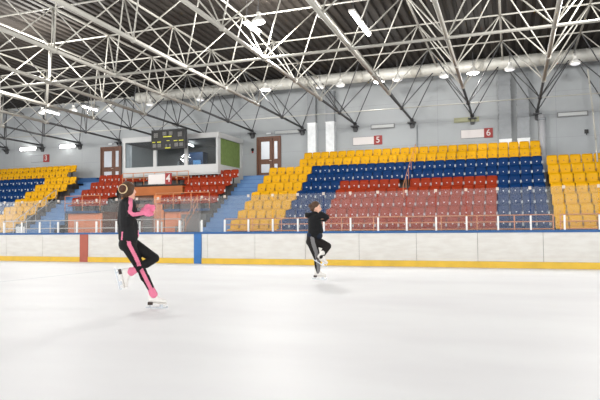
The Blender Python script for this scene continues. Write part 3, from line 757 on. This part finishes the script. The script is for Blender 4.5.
body += hand(q1(140, 217.5, -.17), (1, .25, .15), (0, .3, 1), (.2, 1, 0), 1) + hand(q1(142, 216, -.06), (1, -.3, .1), (0, .3, 1), (.2, -1, 0), 1)
solid('body', body, .008, M['skin'], sk1, 2, label='bare skin of face and neck')
fc = MB()
for s in (-.03, .03): fc.ball(q1(130.9, 194.6, s), .012, .012, .009, 8, 6)
obj('eyes', fc.mesh('eyes', M['eye'], True), sk1); obj('mouth', MB().ball(q1(132.4, 200.2), .012, .022, .006, 8, 6).mesh('mouth', M['lip'], True), sk1)
solid('hair', [('e', q1(125.4, 193.8), (.098, .09, .11), .1), ('e', q1(124.3, 198.5), (.075, .08, .075), 0), ('e', q1(128.2, 191.5), (.062, .072, .05), .2), ('e', q1(127.5, 196, -.03), (.06, .06, .07), 0)], .008, M['hair'], sk1)
bunc = q1(121.8, 194.3, -.085)
bun = solid('hair_bun', [('e', bunc, (.06, .045, .062), 0), ('e', bunc+Vector((.01, -.02, .01)), (.04, .035, .04), 0)], .007, M['hair_red'], sk1)
tor = MB()
axis = Vector((-.35, -1, .05)).normalized(); e1 = axis.cross(Vector((0, 0, 1))).normalized(); e2 = axis.cross(e1)
ringp = []
for i in range(24):
    t = 2*PI*i/24; ringp.append(bunc+axis*.005+(e1*math.cos(t)+e2*math.sin(t))*(.056+.003*(i % 2)))
for i in range(24): tor.tube(ringp[i], ringp[(i+1) % 24], .011, 8)
obj('scrunchie', tor.mesh('scrunchie', M['scrunchie'], True), sk1)
jk = [('c', q1(125.8, 210), .12, q1(125.6, 226), .118, 1.45), ('c', q1(125.6, 226), .112, q1(126.8, 240.5), .128, 1.25), ('c', q1(126, 204.5), .066, q1(126, 208), .08, 1.1), ('c', q1(127, 208.5, -.13), .062, q1(127, 208.5, .13), .062, 1),
      ('c', q1(122, 212), .07, q1(120, 226), .055, 1.2), ('c', q1(131, 226), .06, q1(132.5, 238), .06, 1.2), ('c', q1(120.5, 226), .05, q1(121.8, 240.5), .065, 1.3),
      ('c', q1(127.3, 208.5, -.15), .058, q1(129, 218, -.19), .047, 1), ('c', q1(129, 218, -.19), .046, q1(140, 218, -.175), .036, 1),
      ('c', q1(128, 209, .15), .058, q1(134, 219, .17), .047, 1), ('c', q1(134, 219, .17), .046, q1(141, 216.5, -.04), .036, 1)]
j1 = solid('jacket', jk, .009, M['jacket'], sk1, 3)
paint(j1, [q1(128.6, 203, -.1), q1(129.3, 210, -.17), q1(128.5, 216, -.2), q1(131.5, 218.8, -.2), q1(140.5, 217.6, -.19)], .026, M['pink'], -1, -.15)
paint(j1, [q1(121.5, 235, -.1), q1(121, 242, -.1)], .01, M['pink'], -1, -.2)
paint(j1, [q1(136, 234, -.1), q1(136.5, 242, -.1)], .01, M['pink'], -1, -.4)
obj('collar', MB().tube(q1(126.5, 202.2), q1(126.2, 204.6), .062, 16, .072).mesh('collar', M['pink'], True), sk1, label='pink collar')
tp = [('c', q1(126, 237), .112, q1(126.5, 246), .125, 1.15), ('e', q1(123.6, 246.5, 0), (.09, .14, .105), 0), ('c', hipN, .105, kneeN+Vector((-.005, 0, 0)), .064, 1), ('c', kneeN, .062, kneeN.lerp(ankN, .35)+Vector((-.012, 0, 0)), .062, 1), ('c', kneeN.lerp(ankN, .35), .06, ankN, .044, 1),
      ('c', hipF, .10, kneeF, .066, 1), ('c', kneeF, .066, kneeF.lerp(ankF, .4)+Vector((0, 0, -.008)), .062, 1), ('c', kneeF.lerp(ankF, .4), .06, ankF, .046, 1)]
t1 = solid('trousers', tp, .009, M['pants'], sk1, 3)
paint(t1, [q1(126.5, 239, -.12), q1(128, 247, -.12), q1(133.5, 258, -.1), kneeN+Vector((0, -.03, 0)), kneeN.lerp(ankN, .5), ankN], .026, M['pink'], -1, .1, .1)
solid('ankle_warmer', [('c', kneeN.lerp(ankN, .8), .05, ankN+Vector((.0, 0, -.01)), .06, 1)], .008, M['pink'], sk1, 2, label='pink ankle warmer')
solid('ankle_warmer', [('c', kneeF.lerp(ankF, .93), .05, ankF+Vector((-.02, 0, -.005)), .062, 1)], .008, M['pink'], sk1, 2, label='pink ankle warmer')
solid('glove', hand(q1(139.6, 217.5, -.17), (1, .25, .1), (0, .3, 1), (.2, 1, 0), 1, 1.12, 1.9)+[('c', q1(138.5, 217.5, -.17), .04, q1(141.5, 217, -.165), .036, 1)], .007, M['pink_hot'], sk1, 1, label='bright pink glove')
solid('glove', hand(q1(140.5, 214.5, -.06), (.9, -.3, .25), (0, .3, 1), (.3, -1, -.2), 1, 1.12, 1.9)+[('c', q1(140.5, 214.5, -.05), .04, q1(142, 214, -.07), .036, 1)], .007, M['pink_hot'], sk1, 1, label='bright pink glove')
skate(sk1, ankN+Vector((0, 0, -.03)), (.985, 0, -.06), (.06, 0, .985))
skate(sk1, ankF+Vector((-.055, -.0, -.015)), (.24, 0, -.97), (.97, 0, .24))

# --- skater in the black hoodie
B_ = Vector((-3.84, 11.75, 0)); yawB = -math.atan2(-3.84, 11.75)
S2 = 47.8
sk2 = thing('person', 'skater in black hoodie and side-striped trousers, white skates, arms folded up', 'person', B_, yawB)
def q2(x, y, d=0): return Vector(((x-317.5)/S2, d, (281-y)/S2))
hN, kN, aN = q2(312.5, 241, -.06), q2(317.8, 258, -.02), q2(318.3, 272, 0)
hF, kF, aF = q2(316, 241, .07), q2(328.3, 246.3, -.05), q2(321.6, 256.5, -.16)
elb, hnd = q2(327.8, 217.5, -.12), q2(320, 212.5, -.1)
body = [('e', q2(317.2, 207.6), (.092, .077, .118), 0), ('e', q2(319.2, 210.3), (.058, .055, .08), 0), ('c', q2(321.3, 208), .016, q2(322.4, 209.4), .012, 1),
        ('e', q2(317, 209, -.076), (.018, .012, .03), 0), ('e', q2(317, 209, .076), (.018, .012, .03), 0), ('c', q2(320.6, 213), .026, q2(319.5, 213.4), .03, 1),
        ('c', q2(317, 212), .055, q2(316, 216.5), .06, 1), ('c', q2(315.5, 220), .11, q2(315, 230), .10, 1.3), ('c', q2(315, 230), .10, q2(314, 239), .095, 1.1),
        ('c', hN, .085, kN, .052, 1), ('c', kN, .05, aN, .036, 1), ('c', hF, .085, kF, .052, 1), ('c', kF, .05, aF, .036, 1),
        ('c', q2(317, 218, -.15), .045, elb, .036, 1), ('c', elb, .034, hnd, .026, 1), ('c', q2(318, 218, .15), .045, q2(326, 219.5, .12), .036, 1), ('c', q2(326, 219.5, .12), .034, q2(320, 214, .02), .026, 1)]
body += hand(hnd, (-.3, .5, .75), (.8, 0, .3), (-.4, .6, 0), 1) + hand(q2(320.3, 214, .02), (-.2, -.2, .9), (.8, 0, .2), (-.4, -.5, 0), -1)
solid('body', body, .008, M['skin'], sk2, 2, label='bare skin of face, neck and hands')
fc = MB()
for s in (-.032, .032): fc.ball(q2(321.1, 207, s), .012, .012, .009, 8, 6)
obj('eyes', fc.mesh('eyes', M['eye'], True), sk2); obj('mouth', MB().ball(q2(321.7, 211.6), .012, .022, .006, 8, 6).mesh('mouth', M['lip'], True), sk2)
solid('hair', [('e', q2(316.2, 206), (.097, .086, .106), .25), ('e', q2(314, 209), (.065, .075, .06), 0), ('e', q2(318, 203.3), (.06, .06, .03), .2)], .008, M['hair'], sk2)
solid('hair_bun', [('e', q2(311.4, 206, -.01), (.044, .045, .046), 0)], .008, M['hair'], sk2)
hd = [('c', q2(315.5, 219.5), .135, q2(315, 228), .125, 1.35), ('c', q2(315, 228), .125, q2(315.3, 234), .14, 1.2), ('c', q2(316, 215), .085, q2(316, 218), .1, 1.2),
      ('e', q2(310, 215.2), (.095, .12, .055), -.25), ('e', q2(308, 214.6), (.05, .09, .045), 0),
      ('c', q2(317, 218, -.13), .075, q2(322.5, 215.5, -.16), .07, 1), ('c', q2(322.5, 215.5, -.16), .07, elb, .055, 1), ('c', elb, .056, hnd+Vector((.03, 0, -.02)), .045, 1),
      ('c', q2(318, 218, .13), .07, q2(326, 219.5, .12), .055, 1), ('c', q2(326, 219.5, .12), .055, q2(321, 215.5, .02), .045, 1), ('c', q2(319, 221, -.08), .07, q2(321, 231, -.03), .07, 1)]
solid('hoodie', hd, .01, M['hoodie'], sk2, 3)
solid('hoodie_hem', [('c', q2(311.5, 235.2), .085, q2(319.5, 235.8), .085, 1.7)], .01, M['hem'], sk2, 3, label='dark navy hem')
tp = [('c', q2(313.5, 237.5), .13, q2(313.5, 241), .13, 1.1), ('e', q2(311, 242), (.09, .13, .09), 0), ('c', hN, .115, kN, .072, 1), ('c', kN, .07, kN.lerp(aN, .4), .068, 1), ('c', kN.lerp(aN, .4), .066, aN, .05, 1),
      ('c', hF, .11, kF, .078, 1), ('c', kF, .076, kF.lerp(aF, .4), .07, 1), ('c', kF.lerp(aF, .4), .068, aF, .052, 1)]
t2 = solid('trousers', tp, .01, M['pants_brown'], sk2, 3)
paint(t2, [q2(312.8, 236, -.12), q2(314, 243, -.12), q2(317, 252, -.1), kN, q2(319, 265), aN+Vector((.02, 0, 0))], .04, M['grey_stripe'], -1, .1)
skate(sk2, aN+Vector((-.01, 0, .015)), (1, 0, -.05), (.05, 0, 1))
skate(sk2, q2(322.3, 255.2, -.16), (.85, 0, -.53), (.53, 0, .85))
